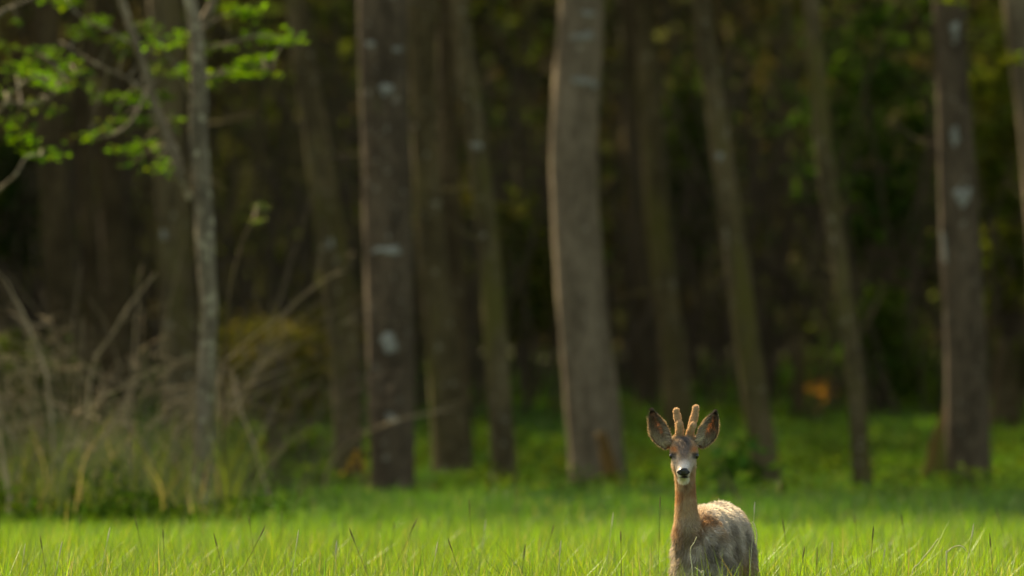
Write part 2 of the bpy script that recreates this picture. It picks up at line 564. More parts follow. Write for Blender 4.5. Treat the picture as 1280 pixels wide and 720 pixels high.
B_rust = bark_mat('rusty_bark', (0.1008, 0.0528, 0.0152), (0.2128, 0.1104, 0.0304), (0.2240, 0.1920, 0.0760), 0.05, (0.12, 0.11, 0.02), 0.4)
stump(75.5, 775, 540, 20, B_rust, 'rusty mossy root stump hugging the foot of the thickest trunk', -0.3)
stump(79, 1172, 480, 44, B_rust, 'mossy orange-brown stump leaning against the broad streaked trunk', 0.25)
stump(90, 1257, 425, 38, B_brown, 'tall broken brown stump in shade just right of the broad streaked trunk', 0.0)
stump(92, 999, 425, 20, B_brown, 'thin dark broken stump left of the crooked trunk', 0.0)

# ------------------------------------------------------------------ young tree with fresh leaves (left)
def young_tree(D, stems, branches, sprays, label, mat, name='young_tree'):
    p0 = at(*stems[0][0][:2], D)
    base = Vector((p0.x, D, 0))
    root = thing(name, label, 'tree', base)
    allpts = []
    for i, prof in enumerate(stems):
        P = []
        for (px, py, w) in prof:
            q = at(px, py, D) - base
            P.append([q.x, q.y + (0.06 * i), q.z, w / (FPX / D) / 2])
        if i == 0:
            P[0][2] = -0.05
        c = catmull(P, 60)
        V, F = [], []
        tube(V, F, c, 16, 0.30, i * 5.1 + px * 0.01)
        link('trunk' if i == 0 else 'stem', mesh_from('trunk', V, F, smooth=True), mat, root)
        allpts.append(c[:, :3])
    for i, (poly, r0) in enumerate(branches):
        P = [tuple(at(px, py, D + dy) - base) for (px, py, dy) in poly]
        c = catmull(P, 16)
        V, F = [], []
        tube(V, F, np.hstack([c, np.linspace(r0, r0 * 0.35, 16)[:, None]]), 7, 0.2, i * 2.3)
        link('branch', mesh_from('branch', V, F, smooth=True), mat, root)
        allpts.append(c)
    A = np.vstack(allpts)
    for (px, py, w, h, n, colr) in sprays:
        Ds = D + rng.uniform(0.05, 0.6)
        c = np.array(at(px, py, Ds) - base)
        k = np.argmin(np.linalg.norm((A - c) * np.array([1, 0.6, 1]), axis=1))
        spray(root, base, px, py, Ds, w, h, n, colr, 0.045, A[k], mat)
    return root


OL = (0.085, 0.14, 0.03)
DK = (0.07, 0.13, 0.02)
young_tree(63, [
    [(252, 697, 34), (251, 640, 31), (253, 590, 27), (258, 500, 25), (262, 400, 24), (258, 330, 24), (254, 250, 23), (248, 170, 22), (247, 100, 21), (245, 40, 19), (236, -10, 14), (225, -80, 11), (215, -220, 7), (206, -420, 3)],
    [(240, 250, 13), (225, 215, 12), (208, 170, 11), (193, 130, 11), (180, 85, 10), (168, 50, 10), (152, 0, 9), (135, -70, 8), (120, -180, 4)],
    [(245, 45, 13), (254, 25, 12), (266, 0, 11), (280, -50, 9), (296, -160, 4)],
], [
    ([(250, 62, 0), (285, 55, -.1), (320, 45, -.2), (357, 48, -.3)], 0.011),
    ([(248, 98, 0), (280, 92, .1), (310, 84, .15), (338, 88, .2)], 0.011),
    ([(238, 232, 0), (200, 140, .2), (165, 102, .3), (120, 80, .35), (75, 52, .4)], 0.013),
    ([(186, 110, 0), (165, 150, -.2), (140, 168, -.25), (112, 172, -.3)], 0.008),
    ([(172, 60, 0), (140, 40, -.2), (100, 20, -.3), (80, -5, -.3)], 0.008),
    ([(212, 180, 0), (200, 195, -.2), (185, 188, -.3)], 0.006),
    ([(248, 40, 0), (275, 22, .2), (312, 12, .3)], 0.008),
    ([(230, 220, 0), (215, 215, -.1), (205, 214, -.15)], 0.006),
    ([(250, 150, 0), (228, 100, -.1), (205, 60, -.2), (190, 30, -.2)], 0.007),
], [
    (297, 12, 40, 20, 16, LG), (312, 14, 26, 14, 9, LG), (336, 46, 38, 20, 16, LG), (358, 50, 24, 16, 10, LG), (286, 58, 22, 12, 7, OL), (262, 60, 16, 12, 5, OL),
    (305, 78, 26, 22, 10, LG), (326, 74, 30, 14, 9, LG), (326, 93, 34, 14, 12, LG), (296, 91, 24, 16, 9, LG), (272, 93, 18, 16, 8, LG), (262, 106, 16, 12, 6, OL),
    (85, 3, 30, 14, 11, LG), (120, 26, 30, 18, 11, LG), (106, 40, 30, 18, 11, DK), (145, 47, 30, 14, 8, DK), (160, 58, 26, 30, 11, DK), (186, 34, 24, 30, 12, OL), (203, 52, 36, 24, 13, LG), (226, 48, 14, 18, 7, LG),
    (200, 86, 26, 22, 10, OL), (228, 92, 18, 22, 9, LG), (170, 124, 34, 20, 15, LG), (130, 122, 24, 18, 8, DK), (152, 152, 26, 16, 9, DK), (183, 150, 26, 16, 10, DK), (112, 171, 22, 12, 8, LG), (134, 162, 16, 10, 5, OL),
    (175, 186, 46, 22, 19, LG), (205, 212, 28, 24, 13, LG), (200, 120, 20, 16, 6, DK), (222, 150, 16, 20, 6, OL), (165, 205, 14, 16, 4, DK),
], 'slender young tree with lichened bark, forked stem and fresh green leaves', B_sapling)
young_tree(61, [
    [(-36, 690, 30), (-34, 500, 26), (-38, 300, 24), (-44, 100, 20), (-40, -60, 16), (-36, -300, 6)],
], [
    ([(-40, 180, 0), (0, 138, -.1), (30, 102, -.2), (58, 96, -.3)], 0.013),
    ([(-38, 265, 0), (0, 236, -.1), (20, 218, -.2), (34, 196, -.2), (56, 194, -.2)], 0.013),
    ([(-42, 50, 0), (0, 16, .1), (30, 2, .15), (60, -12, .2)], 0.014),
    ([(10, 128, 0), (50, 128, .1), (90, 96, .2), (104, 84, .2)], 0.008),
], [
    (22, 28, 14, 12, 4, DK), (45, 66, 34, 22, 12, DK), (18, 84, 30, 20, 11, DK), (36, 90, 32, 22, 13, LG), (52, 100, 22, 24, 10, LG), (84, 84, 24, 24, 11, LG), (100, 92, 22, 24, 9, DK), (72, 106, 22, 18, 8, LG),
    (108, 108, 26, 14, 7, OL), (20, 150, 26, 20, 10, DK), (26, 174, 28, 30, 14, LG), (56, 194, 40, 18, 17, LG), (66, 140, 20, 16, 7, DK), (46, 130, 18, 20, 6, OL), (2, 60, 24, 20, 7, DK), (4, 118, 20, 20, 6, OL),
], 'leafy young tree whose boughs reach in from the left edge', B_sapling)
young_tree(64, [
    [(276, 640, 4), (280, 500, 4), (286, 380, 3.4), (300, 312, 3), (318, 272, 2.6)],
], [], [(325, 257, 14, 12, 8, (0.2, 0.26, 0.1)), (320, 276, 12, 10, 6, (0.18, 0.24, 0.09))],
    'single thin twig with a few pale leaves right of the young tree', B_brown, 'sapling')

# ------------------------------------------------------------------ dead brush on the left
def cane(px0, D, hgt, lean, curl, r0, droop=0.4):
    """an arching dead stem from the ground, local to its shrub"""
    n = 12
    t = np.linspace(0, 1, n)
    x = lean * t * hgt + curl * np.sin(t * 2.5) * 0.15
    z = hgt * (t - droop * t ** 3)
    y = rng.normal(0, 0.2) * t
    wob = np.cumsum(rng.normal(0, 0.012, (n, 3)), 0)
    c = np.stack([x, y, z], 1) + wob
    c[0] = (0, 0, -0.03)
    return np.hstack([c, np.linspace(r0, r0 * 0.3, n)[:, None]])


def dead_shrub(px, D, hgt, label, n=11, spread=0.30, mat=None, twigs=38, lean=0.0, rr=(0.0024, 0.006)):
    n = int(n * 1.5)
    base = at(px, 600, D); base.z = 0
    root = thing('dead_shrub', label, 'shrub', base, 'dead shrubs along the wood edge')
    m = mat or M_twig
    ends = []
    for k in range(n):
        c = cane(px, D, hgt * rng.uniform(0.6, 1.08), lean + rng.normal(0, 0.42), rng.normal(0, 1), rng.uniform(*rr), rng.uniform(0.05, 0.5))
        c[:, 0] += rng.normal(0, spread * 0.6); c[:, 1] += rng.normal(0, spread)
        V, F = [], []
        tube(V, F, c, 6, 0.15, k)
        link('stem', mesh_from('stem', V, F, smooth=True), m, root)
        ends.append(c)
    V, F = [], []
    for k in range(twigs):
        c = ends[rng.integers(0, n)]
        i = rng.integers(4, 11)
        d = rng.normal(size=3) * np.array([1, 0.6, 0.7]) + np.array([0, 0, 0.35])
        L = rng.uniform(0.15, 0.45)
        q = c[i, :3]
        pts = np.array([q, q + d * L * 0.5, q + d * L + np.array([0, 0, -0.08 * L])])
        cc = catmull(pts, 6)
        tube(V, F, np.hstack([cc, np.linspace(0.0028, 0.0012, 6)[:, None]]), 4)
    o = link('twigs', mesh_from('twigs', V, F), m, root)
    o['kind'] = 'stuff'
    return root


dead_shrub(18, 66, 1.76, 'dead grey shrub at the left edge, its stems fanning out', 12)
dead_shrub(70, 68, 1.49, 'dead shrub of tangled stems, second from the left edge', 12)
dead_shrub(125, 66, 1.62, 'pale tangled dead shrub midway between left edge and young tree', 14)
dead_shrub(180, 69, 1.76, 'dead shrub with upright stems just left of the young tree', 12)
dead_shrub(292, 70, 1.49, 'brown dead shrub just right of the young tree', 11, mat=M_twig_dark)
dead_shrub(350, 73, 1.56, 'brown dead shrub in front of the mossy mound', 11, mat=M_twig_dark)
dead_shrub(405, 72, 1.17, 'small brown dead shrub by the left-leaning mossy trunk', 9, mat=M_twig_dark)


def fallen(poly, D, r0, label, mat=M_twig, name='dead_branch'):
    P = [at(px, py, D + dy) for (px, py, dy) in poly]
    base = Vector((P[0].x, D, 0))
    c = catmull([tuple(p - base) for p in P], 22)
    c[1:] += np.cumsum(rng.normal(0, 0.003, (21, 3)), 0)
    V, F = [], []
    tube(V, F, np.hstack([c, np.linspace(r0, r0 * 0.45, 22)[:, None]]), 7, 0.25, poly[0][0])
    # a few side twigs
    for k in range(4):
        i = rng.integers(5, 19)
        d = (c[i + 1] - c[i - 1]); d /= np.linalg.norm(d)
        d = d + rng.normal(0, 0.5, 3)
        pts = np.array([c[i], c[i] + d * 0.10, c[i] + d * 0.2 + np.array([0, 0, -0.02])])
        tube(V, F, np.hstack([catmull(pts, 5), np.linspace(r0 * 0.4, r0 * 0.15, 5)[:, None]]), 5)
    o = link(name, mesh_from(name, V, F, smooth=True), mat, None, base)
    tag(o, label, 'branch')
    return o


fallen([(404, 610, .1), (412, 580, .1), (440, 552, 0), (490, 529, -.4), (530, 519, -.5), (572, 513, -.5)], 73, 0.010, 'pale dead branch arching across the foot of the white-marked trunk')
fallen([(262, 640, 0), (272, 480, 0), (292, 440, 0), (345, 396, -.2), (400, 350, -.3), (428, 338, -.3)], 67, 0.0065, 'long pale stick slanting up to the right beside the young tree')
fallen([(340, 640, 0), (328, 585, 0), (318, 550, 0), (304, 512, .1), (293, 470, .2)], 66, 0.010, 'short pale stick standing slanted in the grass right of the young tree')
fallen([(70, 640, 0), (88, 530, 0), (110, 508, -.1), (160, 478, -.2), (205, 453, -.3)], 64, 0.009, 'pale stick slanting up from the left through the dead brush')
fallen([(68, 640, 0), (62, 500, 0), (44, 425, .1), (12, 358, .2), (-6, 330, .2)], 65, 0.010, 'pale arching stem leaning left near the left edge')
fallen([(100, 640, 0), (112, 470, 0), (135, 420, 0), (172, 362, .1), (190, 340, .1)], 66, 0.009, 'grey-brown stick leaning right left of the young tree')
fallen([(60, 640, 0), (66, 580, 0), (95, 555, 0), (120, 560, 0), (140, 528, 0), (170, 540, 0), (196, 585, 0)], 63, 0.010, 'bent pale branch tangled low in the dead brush')
fallen([(15, 650, 0), (10, 600, 0), (2, 560, 0), (-10, 520, 0)], 60, 0.016, 'thick pale dead stem at the very left edge of the meadow')

# ------------------------------------------------------------------ shrubs and bushes inside the wood
def leafy_shrub(px, py, w, h, D, colr, label, n=1500, size=0.07, name='leafy_shrub', var=0.3, cat='shrub', stems=5):
    s = FPX / D
    c = at(px, py, D)
    base = Vector((c.x, D, 0))
    root = thing(name, label, cat, base)
    pts = clumped(n, 34, w / s / 2, w / s / 2.4, h / s / 2, (0, 0, c.z), 0.10 + 0.05 * w / s)
    pts[:, 2] = np.maximum(pts[:, 2], 0.03)
    o = link('foliage', leaves_mesh('foliage', pts, size, leaf_cols(n, colr, var, 0.04), 0.5), M_wood_leaf, root)
    o['kind'] = 'stuff'
    for k in range(stems):
        e = pts[rng.integers(0, n)]
        q = catmull([(rng.normal(0, .05), rng.normal(0, .05), -0.03), (e[0] * .3, e[1] * .3, e[2] * .5), tuple(e)], 10)
        V, F = [], []
        tube(V, F, np.hstack([q, np.linspace(0.02, 0.006, 10)[:, None]]), 6, 0.2, k)
        link('stem', mesh_from('stem', V, F, smooth=True), M_twig_dark, root)
    return root


leafy_shrub(345, 480, 150, 200, 84, (0.11, 0.10, 0.02), 'olive mossy mound of a bush right of the young tree', 3000, 0.045)
leafy_shrub(1100, 130, 190, 380, 94, (0.05, 0.095, 0.018), 'green bush in dim light between crooked and broad streaked trunk', 1900, 0.10)
leafy_shrub(1262, 200, 90, 420, 95, (0.13, 0.16, 0.03), 'tall olive green bush at the right edge behind the streaked trunk', 2600, 0.09)
leafy_shrub(1110, 440, 120, 160, 94, (0.09, 0.14, 0.025), 'low green bush under the dim foliage on the right', 1800, 0.08)
leafy_shrub(870, 210, 70, 260, 99, (0.07, 0.11, 0.022), 'shaded green bush behind the trunk above the deer', 1500, 0.09)
leafy_shrub(660, 330, 60, 200, 94, (0.09, 0.10, 0.024), 'dim olive shrub left of the thickest trunk', 1200, 0.08)
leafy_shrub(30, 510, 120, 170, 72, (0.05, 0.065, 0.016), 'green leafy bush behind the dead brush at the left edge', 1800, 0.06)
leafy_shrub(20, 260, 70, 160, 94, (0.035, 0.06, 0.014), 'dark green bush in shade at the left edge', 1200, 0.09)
leafy_shrub(1262, 480, 60, 120, 98, (0.08, 0.10, 0.02), 'low olive bush at the right edge of the wood floor', 1100, 0.08)
# rusty dead bracken
leafy_shrub(1016, 486, 9, 10, 92, (0.34, 0.17, 0.05), 'small rusty orange clump of dead bracken by the thin broken stump', 70, 0.045, 'dead_bracken', cat='bracken', stems=3)
leafy_shrub(452, 578, 14, 22, 74, (0.34, 0.20, 0.03), 'tiny orange-yellow plant at the foot of the white-marked trunk', 60, 0.04, 'orange_plant', cat='plant', stems=2)
# broad dark weed right of the deer's head
leafy_shrub(926, 577, 18, 36, 68, (0.03, 0.075, 0.014), 'dark broad-leaved weed in the grass just right of the deer head', 60, 0.09, 'broad_leaved_weed', cat='weed', stems=1)
leafy_shrub(908, 562, 18, 26, 70, (0.10, 0.13, 0.06), 'small pale weed in the grass behind the deer ear', 40, 0.045, 'pale_weed', cat='weed', stems=1)

# ------------------------------------------------------------------ the mass of wood behind and beside (reads as one mass)
def woodland(name, x0, x1, y0, y1, h, n, colr, size, zmin=0.0):
    P = np.stack([rng.uniform(min(x0, x1), max(x0, x1), n), rng.uniform(y0, y1, n), zmin + rng.random(n) ** 0.9 * (h - zmin)], 1)
    keep = np.array([noise.noise((p[0] * 0.5, p[1] * 0.5, p[2] * 0.45)) > -0.22 for p in P])
    P = P[keep]
    lc = leaf_cols(len(P), colr, 0.3, 0.0)
    br = np.array([noise.noise((p[0] * 0.35 + 11, p[1] * 0.2, p[2] * 0.25)) for p in P]) + rng.normal(0, .2, len(P)) > 0.05 + 0.02 * P[:, 0]
    lc[br] = np.array([0.115, 0.092, 0.050])[None] * rng.uniform(0.6, 1.3, (br.sum(), 1))     # dead brown leaves
    o = link(name, leaves_mesh(name, P, size, lc, 0.3), M_far_leaf)
    return tag(o, kind='stuff')


w = woodland('background_wood', -12, 12, 104, 114, 9, 62000, (0.105, 0.130, 0.032), 0.15)  # leaf colour lifted to stand in for sunlit haze
tag(w, 'dark mass of leafy undergrowth closing the wood behind the trunks', 'woodland')
w = woodland('background_wood', -40, 40, 113, 135, 13, 30000, (0.080, 0.092, 0.025), 0.6)
tag(w, 'farther dark wood rising behind the undergrowth', 'woodland')
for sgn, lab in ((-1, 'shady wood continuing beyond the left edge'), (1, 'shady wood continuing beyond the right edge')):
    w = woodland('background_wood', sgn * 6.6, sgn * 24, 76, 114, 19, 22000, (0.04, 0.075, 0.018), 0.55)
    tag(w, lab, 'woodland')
w = woodland('shade_canopy', -10, -1.2, 98, 118, 18, 7000, (0.045, 0.09, 0.018), 0.5, 5.6)  # unseen leaf mass added overhead to darken the left side
tag(w, 'unseen leafy canopy added to shade the left half of the inner wood', 'woodland')

# brown twig thicket in the depth of the wood
V, F = [], []
for k in range(1100):
    D = rng.uniform(92, 104)
    x = rng.uniform(-6.2, 6.2)
    L = rng.uniform(0.8, 3.6)
    a = rng.normal(0, 0.28)
    z0 = rng.uniform(0, 2.2) if rng.random() < 0.5 else 0.0
    pts = np.array([(x, D, z0), (x + a * L * .5, D, z0 + L * .5), (x + a * L + rng.normal(0, .2), D + rng.normal(0, .2), z0 + L)])
    tube(V, F, np.hstack([catmull(pts, 5), np.linspace(0.016, 0.005, 5)[:, None]]), 4)
o = link('twig_thicket', mesh_from('twig_thicket', V, F), M_twig_dark)
tag(o, 'thicket of thin brown twigs deep between the trunks', 'thicket', kind='stuff')

# ground cover at the wood edge
n = 46000
y = 72 + rng.random(n) * 38
x = rng.uniform(-1, 1, n) * (y * 0.047 + 1.2)
hh = np.array([noise.noise((a * 0.8, b * 0.35, 3.1)) for a, b in zip(x, y)])
z = rng.random(n) ** 0.8 * np.clip(0.12 + 0.20 * hh, 0.03, 0.3)
light = np.clip(0.5 + hh, 0.2, 1.0)
cols = leaf_cols(n, (0.070, 0.115, 0.018), 0.28, 0.15)
o = link('ground_cover', leaves_mesh('ground_cover', np.stack([x, y, z + floor_z(y)], 1), 0.055, cols, 0.5), M_wood_leaf)
tag(o, 'low leafy green plants covering the floor at the wood edge', 'ground cover', kind='stuff')


# ------------------------------------------------------------------ meadow grass
def hmean(y):
    return np.interp(y, [30, 42, 50, 60, 68, 74, 80, 97], [0.41, 0.41, 0.32, 0.20, 0.15, 0.12, 0.10, 0.12])


def blades(name, y0, y1, dens, width, levels, wscale=1.0, dry=0.04):
    # sample a wedge slightly wider than the view
    area = (y1 - y0) * ((y0 + y1) * 0.045 + 3.0)
    n = int(area * dens)
    y = rng.uniform(y0, y1, n)
    x = rng.uniform(-1, 1, n) * (y * 0.045 + 1.5)
    cl = np.array([noise.noise((a * 1.7, b * 1.7, 0.0)) for a, b in zip(x, y)])
    cl2 = np.array([noise.noise((a * 0.45, b * 0.30, 9.0)) for a, b in zip(x, y)])
    h = hmean(y) * (1 + 0.16 * cl + 0.13 * cl2 + rng.normal(0, 0.13, n))
    tall = rng.random(n) < 0.03
    h[tall] *= rng.uniform(1.05, 1.25, tall.sum())
    h = np.clip(h, 0.04, 0.62)
    az = rng.uniform(0, 2 * np.pi, n)
    bend = np.abs(rng.normal(0.32, 0.20, n)) * h
    dx, dy = np.cos(az), np.sin(az)
    wa = az + np.pi / 2 + rng.normal(0, 0.5, n)
    sx, sy = np.cos(wa), np.sin(wa)
    w = width * (0.7 + 0.6 * rng.random(n))
    lv = np.linspace(0, 1, levels + 1)
    V = np.zeros((n, levels * 2 + 1, 3), np.float32)
    for i, t in enumerate(lv):
        cx = x + dx * bend * t ** 2.2
        cy = y + dy * bend * t ** 2.2
        cz = floor_z(y) + h * (t - 0.12 * t ** 3 * (bend / h))
        if i < levels:
            ww = w * (1 - 0.55 * t ** 1.5) * 0.5
            V[:, 2 * i] = np.stack([cx - sx * ww, cy - sy * ww, cz], 1)
            V[:, 2 * i + 1] = np.stack([cx + sx * ww, cy + sy * ww, cz], 1)
        else:
            V[:, 2 * i] = np.stack([cx, cy, cz], 1)
    nv = levels * 2 + 1
    b = np.arange(n)[:, None] * nv
    fl = []
    q = [b + np.array([[2 * i, 2 * i + 1, 2 * i + 3, 2 * i + 2]]) for i in range(levels - 1)]
    fl.append(np.concatenate(q))
    k = 2 * (levels - 1)
    fl.append(b + np.array([[k, k + 1, k + 2]]))
    g = np.array([0.122, 0.216, 0.016])[None, :] * (1 + 0.38 * cl2[:, None] + rng.normal(0, 0.26, (n, 1)))
    g[:, 0] *= 1 + rng.normal(0.0, 0.14, n) + 0.15 * cl
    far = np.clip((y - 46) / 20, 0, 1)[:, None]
    g = g * (1 - far) + g * np.array([0.60, 0.84, 0.9]) * far  # tree shade on the far meadow partly put into the blade colour
    d = rng.random(n) < dry
    g[d] = np.array([0.36, 0.31, 0.15]) * rng.uniform(0.6, 1.3, (d.sum(), 1))
    dk = rng.random(n) < 0.22
    g[dk] *= 0.45
    g = np.clip(g, 0.005, 0.7)
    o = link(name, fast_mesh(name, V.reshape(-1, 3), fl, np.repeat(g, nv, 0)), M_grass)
    return tag(o, kind='stuff')


o = blades('meadow_grass', 35.5, 47, 2400, 0.0052, 3)
tag(o, 'tall bright green meadow grass around the deer, in focus', 'grass')
o = blades('meadow_grass', 47, 62, 1250, 0.0065, 2)
tag(o, 'bright meadow grass between the deer and the wood', 'grass')
o = blades('meadow_grass', 62, 106, 430, 0.008, 2)
tag(o, 'short shaded grass running up to the tree trunks', 'grass')
# dry straw among the brush on the left
n = 4200
y = rng.uniform(60, 72, n); x = rng.uniform(-4.6, -1.6, n) * (y / 66)
lo = np.stack([x, y, 0 * x], 1)
hh = 0.2 + 0.6 * rng.random(n) ** 1.8 + 0.14 * np.array([noise.noise((a * 1.1, b * .4, 5)) for a, b in zip(x, y)])
az = rng.uniform(0, 6.28, n); bd = hh * rng.uniform(0.1, 0.7, n)
wv = np.stack([np.ones(n) * 0.003, np.zeros(n), np.zeros(n)], 1)
mid = lo + np.stack([np.cos(az) * bd * 0.3, np.sin(az) * bd * 0.3, hh * 0.6], 1)
tip = lo + np.stack([np.cos(az) * bd, np.sin(az) * bd, hh], 1)
V = np.stack([lo - wv, lo + wv, mid + wv, mid - wv, tip], 1).reshape(-1, 3)
b = np.arange(n)[:, None] * 5
cols = np.array([0.19, 0.16, 0.09])[None] * rng.uniform(0.5, 1.4, (n, 1)); gq = rng.random(n) < 0.94; cols[gq] = np.array([0.058, 0.082, 0.016])[None] * rng.uniform(.5, 1.3, (gq.sum(), 1))
o = link('dry_grass', fast_mesh('dry_grass', V, [b + np.array([[0, 1, 2, 3]]), b + np.array([[3, 2, 4]])], np.repeat(cols, 5, 0)), M_grass)
tag(o, 'straw-coloured and olive rank grass among the brush on the left', 'grass', kind='stuff')
# dark weeds at the foot of the brush
n = 9500
y = rng.uniform(58.5, 64, n); x = np.minimum(rng.uniform(-3.3, -1.7, n), 99) * (y / 62) + np.abs(rng.normal(0, .55, n)) * (rng.random(n) < .4)
hw_ = np.array([noise.noise((a * 1.6, b * .5, 8)) for a, b in zip(x, y)])
z = rng.random(n) * np.clip(0.27 + 0.32 * hw_, 0.03, .6) * np.clip(1.35 - np.abs(x + 2.4) * 0.45, 0.25, 1)
o = link('low_weeds', leaves_mesh('low_weeds', np.stack([x, y, z], 1), 0.045, leaf_cols(n, (0.032, 0.066, 0.010), 0.3, 0.1), 0.4), M_wood_leaf)
tag(o, 'strip of low dark green weeds along the foot of the left brush', 'weeds', kind='stuff')

# ------------------------------------------------------------------ seeding grass stalks that stand out
M_stalk = plain_mat('dark_stalk', (0.075, 0.08, 0.025), (0.17, 0.14, 0.06), 60)
M_stalk_pale = plain_mat('pale_stalk', (0.40, 0.38, 0.22), (0.60, 0.56, 0.38), 60)


def stalk(px, py, pale=False, label=None, h=None, lean=None, group=True):
    h = h or rng.uniform(0.47, 0.60)
    D = (CAM_H - h) * FPX / (py - HORIZON)
    lean = rng.normal(0, 0.085) if lean is None else lean
    tip = at(px, py, D)
    base = Vector((tip.x - lean, D, 0))
    if pale:
        root = thing('grass_stalk', label or 'pale straw-coloured grass stalk standing above the meadow grass', 'grass stalk', base,
                     'pale grass stalks standing above the meadow' if group else None)
    else:
        root = thing('grass_stalk', label or 'thin dark seeding grass stalk standing above the meadow grass', 'grass stalk', base,
                     'dark seeding grass stalks standing above the meadow' if group else None)
    c = catmull([(0, 0, -.02), (lean * .25, 0, h * .5), (lean, 0, h)], 12)
    V, F = [], []
    tube(V, F, np.hstack([c, np.linspace(0.0016, 0.0010, 12)[:, None]]), 5)
    m = M_stalk_pale if pale else M_stalk
    link('stem', mesh_from('stem', V, F), m, root)
    d = c[-1] - c[-2]; d /= np.linalg.norm(d)
    V, F = [], []
    L = rng.uniform(0.035, 0.065)
    t = np.linspace(0, 1, 9)
    hp = c[-1][None] - d[None] * L * 0.3 + d[None] * L * t[:, None]
    tube(V, F, np.hstack([hp, (0.0022 * np.sin(np.pi * (t * 0.92 + 0.06)) ** 0.6 + 0.0004)[:, None]]), 6, 0.5, px)
    link('seed_head', mesh_from('seed_head', V, F), m, root)
    return root


for (px, py) in [(248, 622), (210, 632), (171, 657), (204, 670), (100, 653), (312, 653), (352, 647), (373, 624), (52, 682), 
                 (270, 678), (325, 670), (517, 658), (564, 685), (645, 618), (776, 674), (587, 638), (492, 661), 
                 (1069, 652), (1128, 653), (1248, 645), (1091, 670), (980, 661), (1004, 694), (1238, 679), (1021, 700), (441, 672), (690, 664), (655, 694)]:
    stalk(px, py)
for (px, py) in [(75, 690), (371, 678), (765, 653), (700, 690), (1215, 668), (1105, 694), (30, 690), (420, 690), (135, 672), (606, 660), (1040, 688), (545, 690)]:
    stalk(px, py, True, lean=rng.uniform(0.02, 0.07))
stalk(825, 632, False, 'tall dark seeding grass stalk just left of the deer neck', 0.66, 0.01, False)
stalk(943, 638, True, 'pale grass stalk leaning right beside the rump of the deer', 0.68, 0.03, False)


def bent(poly, D, r0, label):
    P = [at(px, py, D) for (px, py) in poly]
    base = Vector((P[0].x, D, 0))
    c = catmull([(0, 0, -.02)] + [tuple(p - base) for p in P], 24)
    V, F = [], []
    tube(V, F, np.hstack([c, np.linspace(r0, r0 * 0.5, 24)[:, None]]), 6)
    o = link('bent_grass_blade', mesh_from('bent_grass_blade', V, F, smooth=True), M_stalk_pale, None, base)
    tag(o, label, 'grass blade')


bent([(1183, 705), (1185, 690), (1194, 683), (1203, 683), (1209, 690)], 41.5, 0.0028, 'pale grass blade bent into a hook near the right edge')
bent([(1138, 730), (1150, 703), (1162, 688), (1173, 673)], 41.5, 0.0028, 'long pale blade slanting up to the right, left of the hooked blade')
bent([(866, 730), (863, 690), (868, 678), (871, 671)], 40.1, 0.0024, 'pale green blade with a kink in front of the deer chest')
bent([(880, 730), (876, 716), (868, 709)], 40.1, 0.003, 'whitish bent straw low in front of the deer')
bent([(945, 700), (946, 670), (943, 656), (940, 652)], 41.6, 0.0028, 'pale blade curling behind the rump of the deer')

# ------------------------------------------------------------------ roe deer
DD = FPX / 350.0
deer = thing('roe_deer', 'roe buck with velvet antlers and moulting grey-brown coat, facing us in the grass', 'deer', ((858 - 640) / 350.0, DD, 0.0))


def ell(V, F, c, r, nu=16, nv=12, rot=None):
    b = len(V)
    c = np.array(c)
    for j in range(1, nv):
        ph = math.pi * j / nv
        for i in range(nu):
            th = 2 * math.pi * i / nu
            p = np.array([r[0] * math.sin(ph) * math.cos(th), r[1] * math.sin(ph) * math.sin(th), r[2] * math.cos(ph)])
            if rot is not None:
                p = rot @ p
            V.append(tuple(c + p))
    V.append(tuple(c + (rot @ np.array([0, 0, r[2]]) if rot is not None else np.array([0, 0, r[2]]))))
    V.append(tuple(c - (rot @ np.array([0, 0, r[2]]) if rot is not None else np.array([0, 0, r[2]]))))
    t, bo = len(V) - 2, len(V) - 1
    for j in range(nv - 2):
        for i in range(nu):
            i2 = (i + 1) % nu
            F.append((b + j * nu + i, b + (j + 1) * nu + i, b + (j + 1) * nu + i2, b + j * nu + i2))
    for i in range(nu):
        i2 = (i + 1) % nu
        F.append((t, b + i, b + i2))
        F.append((bo, b + (nv - 2) * nu + i2, b + (nv - 2) * nu + i))


def loft(V, F, st, nu=20, n=40):
    """st rows: (cx, cy, cz, half width, half height, ax, ay, az): ring normal to (ax,ay,az); width horizontal"""
    st = np.array(st, float)
    c = catmull(st, n)
    b = len(V)
    for row in c:
        ax = row[5:8] / np.linalg.norm(row[5:8])
        side = np.cross(ax, [0, 0, 1.0])
        if np.linalg.norm(side) < 0.3:
            side = np.array([1.0, 0, 0])
        side /= np.linalg.norm(side)
        up = np.cross(side, ax)
        for k in range(nu):
            th = 2 * math.pi * k / nu
            V.append(tuple(row[:3] + side * math.cos(th) * row[3] + up * math.sin(th) * row[4]))
    for i in range(len(c) - 1):
        for k in range(nu):
            k2 = (k + 1) % nu
            F.append((b + i * nu + k, b + i * nu + k2, b + (i + 1) * nu + k2, b + (i + 1) * nu + k))
    F.append(tuple(b + k for k in range(nu))[::-1])
    F.append(tuple(b + (len(c) - 1) * nu + k for k in range(nu)))


YAW = R(11)
ad = np.array([math.sin(YAW), math.cos(YAW), 0])     # along the back, towards the rump
al = np.array([math.cos(YAW), -math.sin(YAW), 0])    # sideways
O = np.array([0.040, 0.06, 0.0])


def ax(t, lat, z):
    return O + ad * t + al * lat + np.array([0, 0, z])


